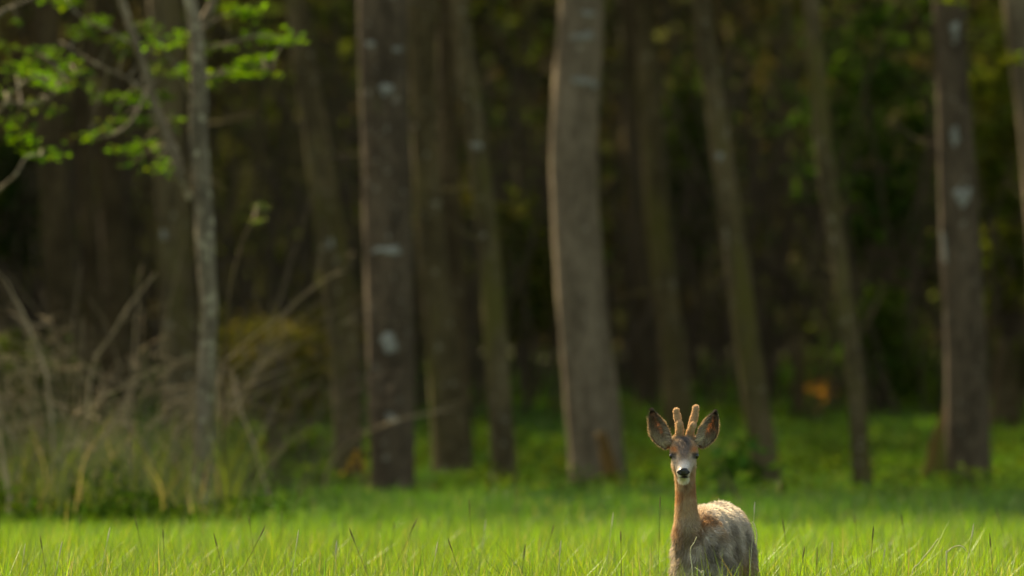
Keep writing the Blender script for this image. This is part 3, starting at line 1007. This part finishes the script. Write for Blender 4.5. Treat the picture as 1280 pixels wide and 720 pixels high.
BV, BF = [], []
st = []
for (t, z, hw, hh) in [(-.075, .52, .02, .03), (-.05, .52, .055, .08), (0, .525, .080, .125), (.1, .53, .089, .15), (.25, .525, .093, .158), (.4, .522, .097, .160), (.52, .533, .096, .156), (.62, .54, .084, .141), (.69, .535, .064, .105), (.73, .53, .03, .05)]:
    p = ax(t, 0, z)
    st.append((*p, hw, hh, *ad))
loft(BV, BF, st, 24, 50)
for sgn in (-1, 1):
    ell(BV, BF, ax(.06, sgn * .058, .50), (.040, .085, .135))
    ell(BV, BF, ax(.57, sgn * .060, .47), (.050, .115, .155))
# neck
neck = [(.030, .11, .50, .070, .085, 0, .45, -1), (.018, .075, .56, .060, .085, 0, .4, -1), (.006, .045, .62, .045, .074, 0, .3, -1), (.000, .025, .68, .037, .058, 0, .2, -1),
        (-.003, .015, .74, .032, .050, 0, .1, -1), (-.005, .01, .80, .033, .047, 0, 0, -1), (-.007, .01, .86, .038, .045, 0, 0, -1), (-.008, .01, .90, .03, .035, 0, 0, -1)]
loft(BV, BF, neck, 20, 40)
HX = -.0095
head = [(HX, .05, .905, .015, .015), (HX, .035, .905, .034, .034), (HX, .0, .897, .046, .043), (HX, -.035, .885, .049, .047), (HX - .001, -.075, .866, .042, .043), (HX - .002, -.115, .843, .030, .036),
        (HX - .003, -.15, .824, .0255, .030), (HX - .004, -.175, .813, .0235, .025), (HX - .004, -.188, .809, .018, .018), (HX - .004, -.195, .806, .008, .008)]
hd = np.array([0, -.9, -.42])
loft(BV, BF, [(*h_, *hd) for h_ in head], 20, 40)
ell(BV, BF, (HX, -.01, .848), (.043, .055, .045))                 # jaw angle
ell(BV, BF, (HX - .003, -.13, .797), (.019, .045, .017))           # chin
for sgn in (-1, 1):
    ell(BV, BF, (HX + sgn * .037, -.055, .880), (.014, .024, .012))     # brow over the eye
    ell(BV, BF, (HX + sgn * .030, .012, .922), (.018, .022, .022))      # ear root
    ell(BV, BF, (HX + sgn * .019, .0, .936), (.014, .016, .016))      # pedicle
# legs
def leg(points):
    V, F = [], []
    c = catmull(points, 26)
    tube(V, F, c, 12)
    b = len(BV)
    BV.extend(V); BF.extend([tuple(b + i for i in f) for f in F])


legs_end = []
for sgn, off in ((-1, .0), (1, .03)):
    t0 = .06 + off
    leg([(*ax(t0 + .02, sgn * .062, .46), .048), (*ax(t0 + .05, sgn * .066, .40), .034), (*ax(t0 + .02, sgn * .066, .27), .020), (*ax(t0 + .025, sgn * .066, .235), .019), (*ax(t0 + .015, sgn * .066, .12), .012), (*ax(t0 + .005, sgn * .066, .06), .0145), (*ax(t0 - .015, sgn * .066, .028), .013)])
    legs_end.append(ax(t0 - .02, sgn * .066, 0))
for sgn, off in ((-1, .0), (1, -.04)):
    t0 = .60 + off
    leg([(*ax(t0 - .05, sgn * .066, .46), .060), (*ax(t0 - .05, sgn * .072, .38), .044), (*ax(t0 + .03, sgn * .070, .31), .027), (*ax(t0 + .09, sgn * .068, .26), .019), (*ax(t0 + .075, sgn * .068, .15), .0135), (*ax(t0 + .06, sgn * .068, .065), .015), (*ax(t0 + .04, sgn * .068, .028), .0135)])
    legs_end.append(ax(t0 + .035, sgn * .068, 0))
ell(BV, BF, ax(.73, 0, .56), (.022, .02, .03))     # short tail bump
tmp = bpy.data.objects.new('tmp_body', mesh_from('tmp_body', BV, BF))
C.objects.link(tmp)
bmx = bmesh.new(); bmx.from_mesh(tmp.data); bmesh.ops.recalc_face_normals(bmx, faces=bmx.faces); bmx.to_mesh(tmp.data); bmx.free()
rm = tmp.modifiers.new('r', 'REMESH'); rm.mode = 'VOXEL'; rm.voxel_size = 0.005
sm = tmp.modifiers.new('s', 'SMOOTH'); sm.factor = 0.5; sm.iterations = 5
dg = bpy.context.evaluated_depsgraph_get()
body_me = bpy.data.meshes.new_from_object(tmp.evaluated_get(dg))
bpy.data.objects.remove(tmp)
body_me.name = 'body'
body_me.polygons.foreach_set('use_smooth', [True] * len(body_me.polygons))


def ss(a, b, x):
    t = np.clip((x - a) / (b - a), 0, 1)
    return t * t * (3 - 2 * t)


def coat(P):
    """fur colour at deer-local points: the coat's own markings"""
    x, y, z = P[:, 0], P[:, 1], P[:, 2]
    n1 = np.array([noise.noise(Vector((p[0] * 17, p[1] * 8, p[2] * 17))) for p in P])
    n2 = np.array([noise.noise(Vector((p[0] * 55 + 7, p[1] * 30, p[2] * 55))) for p in P])
    t = (P - O) @ ad
    lat = (P - O) @ al

    def mix(c, col, f):
        return c * (1 - f[:, None]) + np.array(col)[None] * f[:, None]
    # trunk: grey-brown winter coat, pale on the back, moulting in patches
    c = np.tile(np.array([0.46, 0.40, 0.34]), (len(P), 1))
    c = mix(c, (0.76, 0.70, 0.65), ss(.56, .66, z + .02 * n1))
    c = mix(c, (0.21, 0.175, 0.145), 0.65 * ss(0.12, 0.3, n1 + 0.4 * n2))
    c = mix(c, (0.66, 0.60, 0.53), 0.7 * ss(0.1, 0.3, -n1 + 0.4 * n2))
    c = mix(c, (0.18, 0.14, 0.105), 0.65 * np.exp(-((t - .26) / .07) ** 2) * ss(.42, .52, z) * (1 - ss(.60, .66, z)) * ss(-.02, .04, lat))  # painted shadow crease between shoulder and haunch
    c = mix(c, (0.46, 0.27, 0.10), 0.85 * np.exp(-((t - .42) / .12) ** 2) * (1 - ss(.44, .54, z + .02 * n1)))
    c = mix(c, (0.16, 0.11, 0.07), 0.6 * ss(.50, .62, t) * (1 - ss(.50, .60, z + .03 * n1)))
    # legs tan
    c = mix(c, (0.34, 0.19, 0.08), 1 - ss(.30, .40, z))
    # rusty shoulder and neck
    fn = np.maximum(ss(.545, .67, z + .035 * n1) * (1 - ss(.05, .13, y)), np.exp(-((x - .055) / .03) ** 2 - ((z - .63) / .045) ** 2) * (y < .25))
    c = mix(c, (0.51, 0.34, 0.19), 0.92 * np.clip(fn, 0, 1))
    c = mix(c, (0.42, 0.20, 0.09), 0.6 * np.clip(fn, 0, 1) * ss(.0, .3, n1))
    front = 1 - ss(.0, .05, y)
    c = mix(c, (0.20, 0.11, 0.05), 0.75 * np.exp(-((x + .003) / .014) ** 2 - ((z - .765) / .030) ** 2))
    c = mix(c, (0.28, 0.17, 0.08), 0.7 * np.exp(-((x - .02) / .04) ** 2 - ((z - .57) / .05) ** 2) * front)
    # head
    hm = ss(.79, .82, z - 0.35 * (y + .1)) * ss(.775, .79, z)
    hx = x - HX
    c = mix(c, (0.47, 0.34, 0.22), hm)
    c = mix(c, (0.66, 0.56, 0.47), hm * ss(.012, .024, np.abs(hx)) * (1 - ss(.862, .885, z)) * 0.8)
    c = mix(c, (0.62, 0.27, 0.10), hm * np.exp(-((np.abs(hx) - .033) / .014) ** 2 - ((z - .894) / .012) ** 2))
    c = mix(c, (0.185, 0.155, 0.145), hm * 0.95 * np.exp(-(hx / (.013 + .012 * ss(.868, .905, z))) ** 4) * ss(.838, .885, z) * (1 - ss(.93, .945, z)))
    c = mix(c, (0.09, 0.075, 0.07), hm * 0.85 * np.exp(-(hx / .020) ** 2 - ((z - .918) / .014) ** 2))
    c = mix(c, (0.74, 0.68, 0.64), hm * np.exp(-(hx / .024) ** 4) * ss(.824, .834, z) * (1 - ss(.838, .872, z)) * (y < -.09))
    muz = (y < -.10).astype(float) * hm
    c = mix(c, (0.68, 0.60, 0.53), muz * 0.8 * ss(.014, .022, np.abs(hx)) * (1 - ss(.84, .85, z)))
    c = mix(c, (0.025, 0.02, 0.02), muz * (y < -.165) * (1 - ss(.006, .009, np.abs(z - .797) )) * (np.abs(hx) < .02))
    c = mix(c, (0.84, 0.80, 0.72), (y < -.075).astype(float) * (1 - ss(.792, .797, z)) * ss(.77, .774, z) * ss(0, .01, .03 - np.abs(hx)))
    c = mix(c, (0.84, 0.80, 0.74), muz * (y < -.155) * np.exp(-((np.abs(hx) - .017) / .006) ** 2 - ((z - .801) / .006) ** 2))
    for sgn in (-1, 1):
        e = np.exp(-((hx - sgn * .040) / .013) ** 4 - ((z - .871) / .0115) ** 4) * (y < -.02)
        c = mix(c, (0.035, 0.028, 0.024), 0.85 * e)
    c *= (1 + 0.10 * n2)[:, None]
    return np.clip(c, 0.01, 0.85)


nv = len(body_me.vertices)
co = np.empty(nv * 3, np.float32); body_me.vertices.foreach_get('co', co); co = co.reshape(-1, 3).astype(float)
nor = np.empty(nv * 3, np.float32); body_me.vertices.foreach_get('normal', nor); nor = nor.reshape(-1, 3).astype(float)
a = body_me.attributes.new('col', 'FLOAT_COLOR', 'POINT')
cc = np.ones((nv, 4), np.float32); cc[:, :3] = coat(co) * 0.9
a.data.foreach_set('color', cc.ravel())
M_skin, nt_, out_ = new_mat('deer_coat')
at_ = nt_.nodes.new('ShaderNodeAttribute'); at_.attribute_name = 'col'
bs_ = nt_.nodes.new('ShaderNodeBsdfPrincipled'); bs_.inputs['Roughness'].default_value = 0.8; bs_.inputs['Specular IOR Level'].default_value = 0.15
nt_.links.new(at_.outputs['Color'], bs_.inputs['Base Color']); nt_.links.new(bs_.outputs[0], out_.inputs[0])
link('body', body_me, M_skin, deer)


def hairs(name, P, D_, Ln, W, cols, mat=M_fur, parent=deer, droop=0.25):
    """tapered hair: two-segment ribbons facing random ways"""
    n = len(P)
    s = np.cross(D_, rng.normal(size=(n, 3))); s /= np.linalg.norm(s, axis=1)[:, None] + 1e-9
    Ln = np.asarray(Ln)[:, None]; W = np.asarray(W)[:, None] if np.ndim(W) else W
    m = P + D_ * Ln * 0.55
    e = P + D_ * Ln + np.array([0, 0, -1.0]) * Ln * droop * 0.5
    V = np.stack([P - s * W / 2, P + s * W / 2, m + s * W * 0.42, m - s * W * 0.42, e], 1).reshape(-1, 3)
    b = np.arange(n)[:, None] * 5
    o = link(name, fast_mesh(name, V, [b + np.array([[0, 1, 2, 3]]), b + np.array([[3, 2, 4]])], np.repeat(cols, 5, 0)), mat, parent)
    o['kind'] = 'stuff'
    return o


def sample_surface(me, n, weight=None):
    me.calc_loop_triangles()
    T = np.empty(len(me.loop_triangles) * 3, np.int32); me.loop_triangles.foreach_get('vertices', T); T = T.reshape(-1, 3)
    v = np.empty(len(me.vertices) * 3, np.float32); me.vertices.foreach_get('co', v); v = v.reshape(-1, 3).astype(float)
    nn = np.empty(len(me.vertices) * 3, np.float32); me.vertices.foreach_get('normal', nn); nn = nn.reshape(-1, 3).astype(float)
    A = np.linalg.norm(np.cross(v[T[:, 1]] - v[T[:, 0]], v[T[:, 2]] - v[T[:, 0]]), axis=1)
    if weight is not None:
        A = A * weight(v[T].mean(1))
    k = rng.choice(len(T), n, p=A / A.sum())
    r1 = np.sqrt(rng.random(n)); r2 = rng.random(n)
    w = np.stack([1 - r1, r1 * (1 - r2), r1 * r2], 1)
    P = (v[T[k]] * w[:, :, None]).sum(1)
    Nn = (nn[T[k]] * w[:, :, None]).sum(1)
    Nn /= np.linalg.norm(Nn, axis=1)[:, None] + 1e-9
    return P, Nn


def is_head(P):
    return ss(.79, .82, P[:, 2] - 0.35 * (P[:, 1] + .1)) * ss(.775, .79, P[:, 2])


P, Nn = sample_surface(body_me, 95000, lambda c: 1.0 + 2.2 * is_head(c) + 0.9 * (c[:, 2] > .62) - 0.8 * (c[:, 2] < .35))
hm = is_head(P)
neckf = ss(.60, .66, P[:, 2]) * (1 - ss(.05, .13, P[:, 1])) * (1 - hm)
bodyf = np.clip(1 - hm - neckf, 0, 1) * ss(.30, .40, P[:, 2])
flow = bodyf[:, None] * (ad[None] * 0.6 + np.array([0, 0, -.75])) + neckf[:, None] * np.array([0, .1, -1.0]) + hm[:, None] * np.array([0, .7, .6]) + (1 - bodyf - neckf - hm)[:, None] * np.array([0, 0, -1.0])
cl = np.array([noise.noise_vector(Vector((p[0] * 30, p[1] * 30, p[2] * 30))) for p in P])
dirv = Nn * (0.55 + 0.15 * bodyf)[:, None] + flow * 0.9 + cl * (0.85 * bodyf + 0.14)[:, None] + rng.normal(0, 0.18, P.shape)
# never comb into the skin
dt = (dirv * Nn).sum(1)
dirv += Nn * np.clip(0.22 - dt, 0, None)[:, None]
dirv /= np.linalg.norm(dirv, axis=1)[:, None]
Ln = 0.006 * hm + 0.012 * neckf + 0.021 * bodyf + 0.006 * np.clip(1 - hm - neckf - bodyf, 0, 1)
Ln *= rng.uniform(0.6, 1.25, len(P))
muzzle = (P[:, 1] < -.15) & (hm > .3)
Ln[muzzle] *= 0.5
W = 0.0011 + 0.0007 * bodyf
eyes_c = [np.array([HX + sg * .0395, -.067, .871]) for sg in (-1, 1)]
nose_c = np.array([HX - .004, -.188, .817])
keep = np.ones(len(P), bool)
for e in eyes_c:
    keep &= np.linalg.norm(P - e, axis=1) > .0125
keep &= (np.abs((P - nose_c) / np.array([.024, .016, .017])) ** 2).sum(1) > 1
fc = coat(P) * (1 + rng.normal(0, 0.14, (len(P), 1)))
hairs('fur', P[keep], dirv[keep], Ln[keep], W[keep], np.clip(fc[keep], .01, .85))

# eyes, nose, hooves
def gloss_mat(name, c, rough):
    m, nt, out = new_mat(name)
    b_ = nt.nodes.new('ShaderNodeBsdfPrincipled')
    n_ = nt.nodes.new('ShaderNodeTexNoise'); n_.inputs['Scale'].default_value = 90
    r_ = nt.nodes.new('ShaderNodeValToRGB'); r_.color_ramp.elements[0].color = (*[v * 0.7 for v in c], 1); r_.color_ramp.elements[1].color = (*[v * 1.3 for v in c], 1)
    nt.links.new(n_.outputs[0], r_.inputs[0]); nt.links.new(r_.outputs[0], b_.inputs['Base Color'])
    b_.inputs['Roughness'].default_value = rough
    nt.links.new(b_.outputs[0], out.inputs[0])
    return m


M_eye = gloss_mat('eye_dark', (0.012, 0.008, 0.006), 0.06)
M_nose = gloss_mat('wet_nose', (0.014, 0.012, 0.012), 0.28)
M_hoof = gloss_mat('hoof_horn', (0.025, 0.02, 0.017), 0.5)
for e in eyes_c:
    V, F = [], []
    ell(V, F, (0, 0, 0), (.0140, .012, .0120), 16, 12)
    link('eye', mesh_from('eye', V, F, smooth=True), M_eye, deer, tuple(e))
V, F = [], []
ell(V, F, (0, 0, 0), (.0235, .011, .0145), 20, 12)
V = [(x_ * (1 + 0.12 * (z_ / .0145)), y_ + 0.006 * math.exp(-((abs(x_) - .012) / .005) ** 2 - ((z_ + .001) / .005) ** 2) * (1 if y_ < 0 else 0), z_ - (0.004 if abs(x_) > .012 and z_ > 0 else 0)) for (x_, y_, z_) in V]
link('nose', mesh_from('nose', V, F, smooth=True), M_nose, deer, tuple(nose_c + np.array([0, -.004, 0])))
for p in legs_end:
    V, F = [], []
    for sgn in (-1, 1):
        pts = [(sgn * .008, .006, .036, .0085), (sgn * .009, -.004, .02, .0105), (sgn * .009, -.014, .006, .009), (sgn * .008, -.022, .001, .004)]
        tube(V, F, catmull(pts, 8), 8)
    link('hoof', mesh_from('hoof', V, F, smooth=True), M_hoof, deer, tuple(p))


def dpx(px, py, y):
    return np.array([(px - 858) / 350.0, y, CAM_H - (py - HORIZON) / 350.0])


# velvet antlers: a beam with a forward tine, each covered in short velvet hair
M_velvet = plain_mat('antler_velvet', (0.34, 0.22, 0.13), (0.50, 0.34, 0.21), 80)
for side_ in (0, 1):
    if side_ == 0:
        beam = [(*dpx(850.5, 549, .0), .0105), (*dpx(849.5, 540, .0), .0112), (*dpx(847.5, 528, .005), .0098), (*dpx(846, 518, .004), .0100), (*dpx(845.5, 512.5, .002), .0085), (*dpx(845.4, 510.5, .001), .0045)]
        tine = [(*dpx(850, 541, -.004), .0095), (*dpx(849.8, 534, -.014), .0095), (*dpx(849.2, 529, -.020), .0095), (*dpx(849, 525.5, -.023), .005)]
    else:
        beam = [(*dpx(861, 549, .0), .0105), (*dpx(862.5, 540, .0), .0112), (*dpx(866.5, 527, .005), .0098), (*dpx(868.8, 516, .004), .0100), (*dpx(869.7, 509, .002), .0088), (*dpx(869.8, 506.8, .001), .0045)]
        tine = [(*dpx(863, 541, -.004), .0095), (*dpx(865, 535, -.014), .0095), (*dpx(866.2, 531, -.020), .0092), (*dpx(866.6, 528, -.023), .005)]
    V, F = [], []
    bm_ = catmull(beam, 26); bm_[:, 3] *= 1.12 * (1 + 0.10 * np.sin(np.linspace(0, 15, 26) + side_))
    tube(V, F, bm_, 14, 0.28, side_ * 9)
    tn_ = catmull(tine, 14); tn_[:, 3] *= 1.2
    tube(V, F, tn_, 12, 0.25, side_ * 9 + 3)
    me = mesh_from('antler', V, F, smooth=True)
    ant = link('antler', me, M_velvet, deer)
    P_, N_ = sample_surface(me, 3600)
    d_ = N_ + rng.normal(0, .3, N_.shape) + np.array([0, 0, .25]); d_ /= np.linalg.norm(d_, axis=1)[:, None]
    cv = np.array([0.62, 0.43, 0.28])[None] * (1 + rng.normal(0, .15, (len(P_), 1)))
    hairs('velvet', P_, d_, rng.uniform(.003, .0055, len(P_)), np.full(len(P_), .0009), np.clip(cv, .02, .8), M_fur, ant, 0.0)

# ears: cupped leaf shapes open to the front
def ear(base, tip, outer, mirror, back_tilt):
    base, tip = np.array(base), np.array(tip)
    axis = tip - base; Lr = np.linalg.norm(axis); axis /= Lr
    face = np.array([mirror * 0.30, -1.0, -0.05]); face -= axis * (face @ axis); face /= np.linalg.norm(face)
    side = np.cross(axis, face); side /= np.linalg.norm(side)
    if side[0] * mirror < 0:
        side = -side
    nu_, nv_ = 22, 14
    V, cols, F = [], [], []
    for j in range(nu_ + 1):
        u = j / nu_
        wd = 0.0385 * (math.sin(math.pi * min(1, (u * 0.90 + 0.085))) ** 0.75) * (1 - 0.28 * max(0, u - .45)) + 0.001
        for i in range(nv_ + 1):
            v = -1 + 2 * i / nv_
            edge_lift = 0.030 * (1 - 0.5 * u) * (v * v)
            bow = outer * math.sin(math.pi * u) * 0.010
            p = base + axis * Lr * u + side * (wd * v * (1 - 0.1 * (v * v)) + bow) + face * edge_lift - face * 0.012 * math.sin(math.pi * u)
            V.append(p)
    V = np.array(V)
    idx = lambda j, i: j * (nv_ + 1) + i
    for j in range(nu_):
        for i in range(nv_):
            F.append((idx(j, i), idx(j, i + 1), idx(j + 1, i + 1), idx(j + 1, i)))
    # thickness: a second skin behind
    nfr = len(V)
    V2 = V - face * 0.0028
    Vall = np.vstack([V, V2])
    Fb = [tuple(nfr + k for k in f[::-1]) for f in F]
    rim = [idx(0, i) for i in range(nv_ + 1)] + [idx(j, nv_) for j in range(1, nu_ + 1)] + [idx(nu_, i) for i in range(nv_ - 1, -1, -1)] + [idx(j, 0) for j in range(nu_ - 1, 0, -1)]
    Fr = [(rim[k], rim[(k + 1) % len(rim)], nfr + rim[(k + 1) % len(rim)], nfr + rim[k]) for k in range(len(rim))]
    cols = np.zeros((len(Vall), 3))
    for j in range(nu_ + 1):
        u = j / nu_
        for i in range(nv_ + 1):
            v = -1 + 2 * i / nv_
            inn = np.array([0.50, 0.39, 0.29])
            e = max(0, abs(v) - .72) / .28
            e = max(e, (u - .82) / .18) if u > .82 else e
            inn = inn * (1 - e) + np.array([0.10, 0.07, 0.05]) * e
            if u > .91:
                inn = np.array([0.035, 0.028, 0.025])
            cols[idx(j, i)] = inn
            cols[nfr + idx(j, i)] = np.array([0.42, 0.29, 0.18]) if u < .86 else np.array([0.04, 0.03, 0.028])
    me = mesh_from('ear', Vall, F + Fb + Fr, cols, True)
    e = link('ear', me, M_ear, deer)
    # pale hair inside, lying from the edges inward and up; short coat hair behind
    n = 1900
    u = .06 + .78 * rng.random(n) ** 1.3; v = np.sign(rng.normal(size=n) - mirror * 0.4) * (1 - rng.random(n) ** 1.4 * 0.75) * .93
    jj = np.clip((u * nu_).astype(int), 0, nu_); ii = np.clip(((v + 1) / 2 * nv_).astype(int), 0, nv_)
    P_ = V[jj * (nv_ + 1) + ii] + side * rng.normal(0, .003, (n, 1)) + axis * rng.normal(0, .003, (n, 1))
    d_ = axis * 0.55 + side * (np.where(v < 0, 1, -1) * rng.uniform(.2, 1.0, n))[:, None] * 0.7 + face * 0.45 + rng.normal(0, .2, (n, 3))
    d_ /= np.linalg.norm(d_, axis=1)[:, None]
    inner = np.clip(1.05 - u, .2, 1) * np.where(v * mirror < 0, 1.0, 0.75)
    cv = np.array([0.80, 0.70, 0.54])[None] * inner[:, None] * rng.uniform(.5, 1.3, (n, 1))
    hairs('ear_hair', P_, d_, rng.uniform(.016, .036, n) * (1.05 - 0.5 * u), np.full(n, .0019), np.clip(cv, .03, .8), M_fur, e, 0.0)
    nr_ = 1700
    k = rng.integers(0, len(rim), nr_)
    P_ = V[np.array(rim)[k]] + rng.normal(0, .0016, (nr_, 3))
    out = P_ - (base + axis * Lr * 0.45)
    out -= face * (out @ face)[:, None]
    out /= np.linalg.norm(out, axis=1)[:, None]
    d_ = out * 0.6 + axis * 0.6 + rng.normal(0, .3, (nr_, 3)); d_ /= np.linalg.norm(d_, axis=1)[:, None]
    up_ = ((P_ - base) @ axis) / Lr
    cv = np.where((up_ > .84)[:, None], np.array([[.045, .035, .03]]), np.array([[.40, .28, .17]])) * rng.uniform(.6, 1.3, (nr_, 1))
    hairs('rim_hair', P_, d_, rng.uniform(.004, .008, nr_), np.full(nr_, .0009), np.clip(cv, .02, .8), M_fur, e, 0.0)


M_ear = leaf_mat('ear_skin', 0.5, 0.6, 0.02, (1.15, 0.85, 0.62))
ear(dpx(838, 559, .012), dpx(815.5, 512.5, .02), 1.0, -1, 0)
ear(dpx(871, 558, .012), dpx(893.5, 514.5, .02), 1.0, 1, 0)
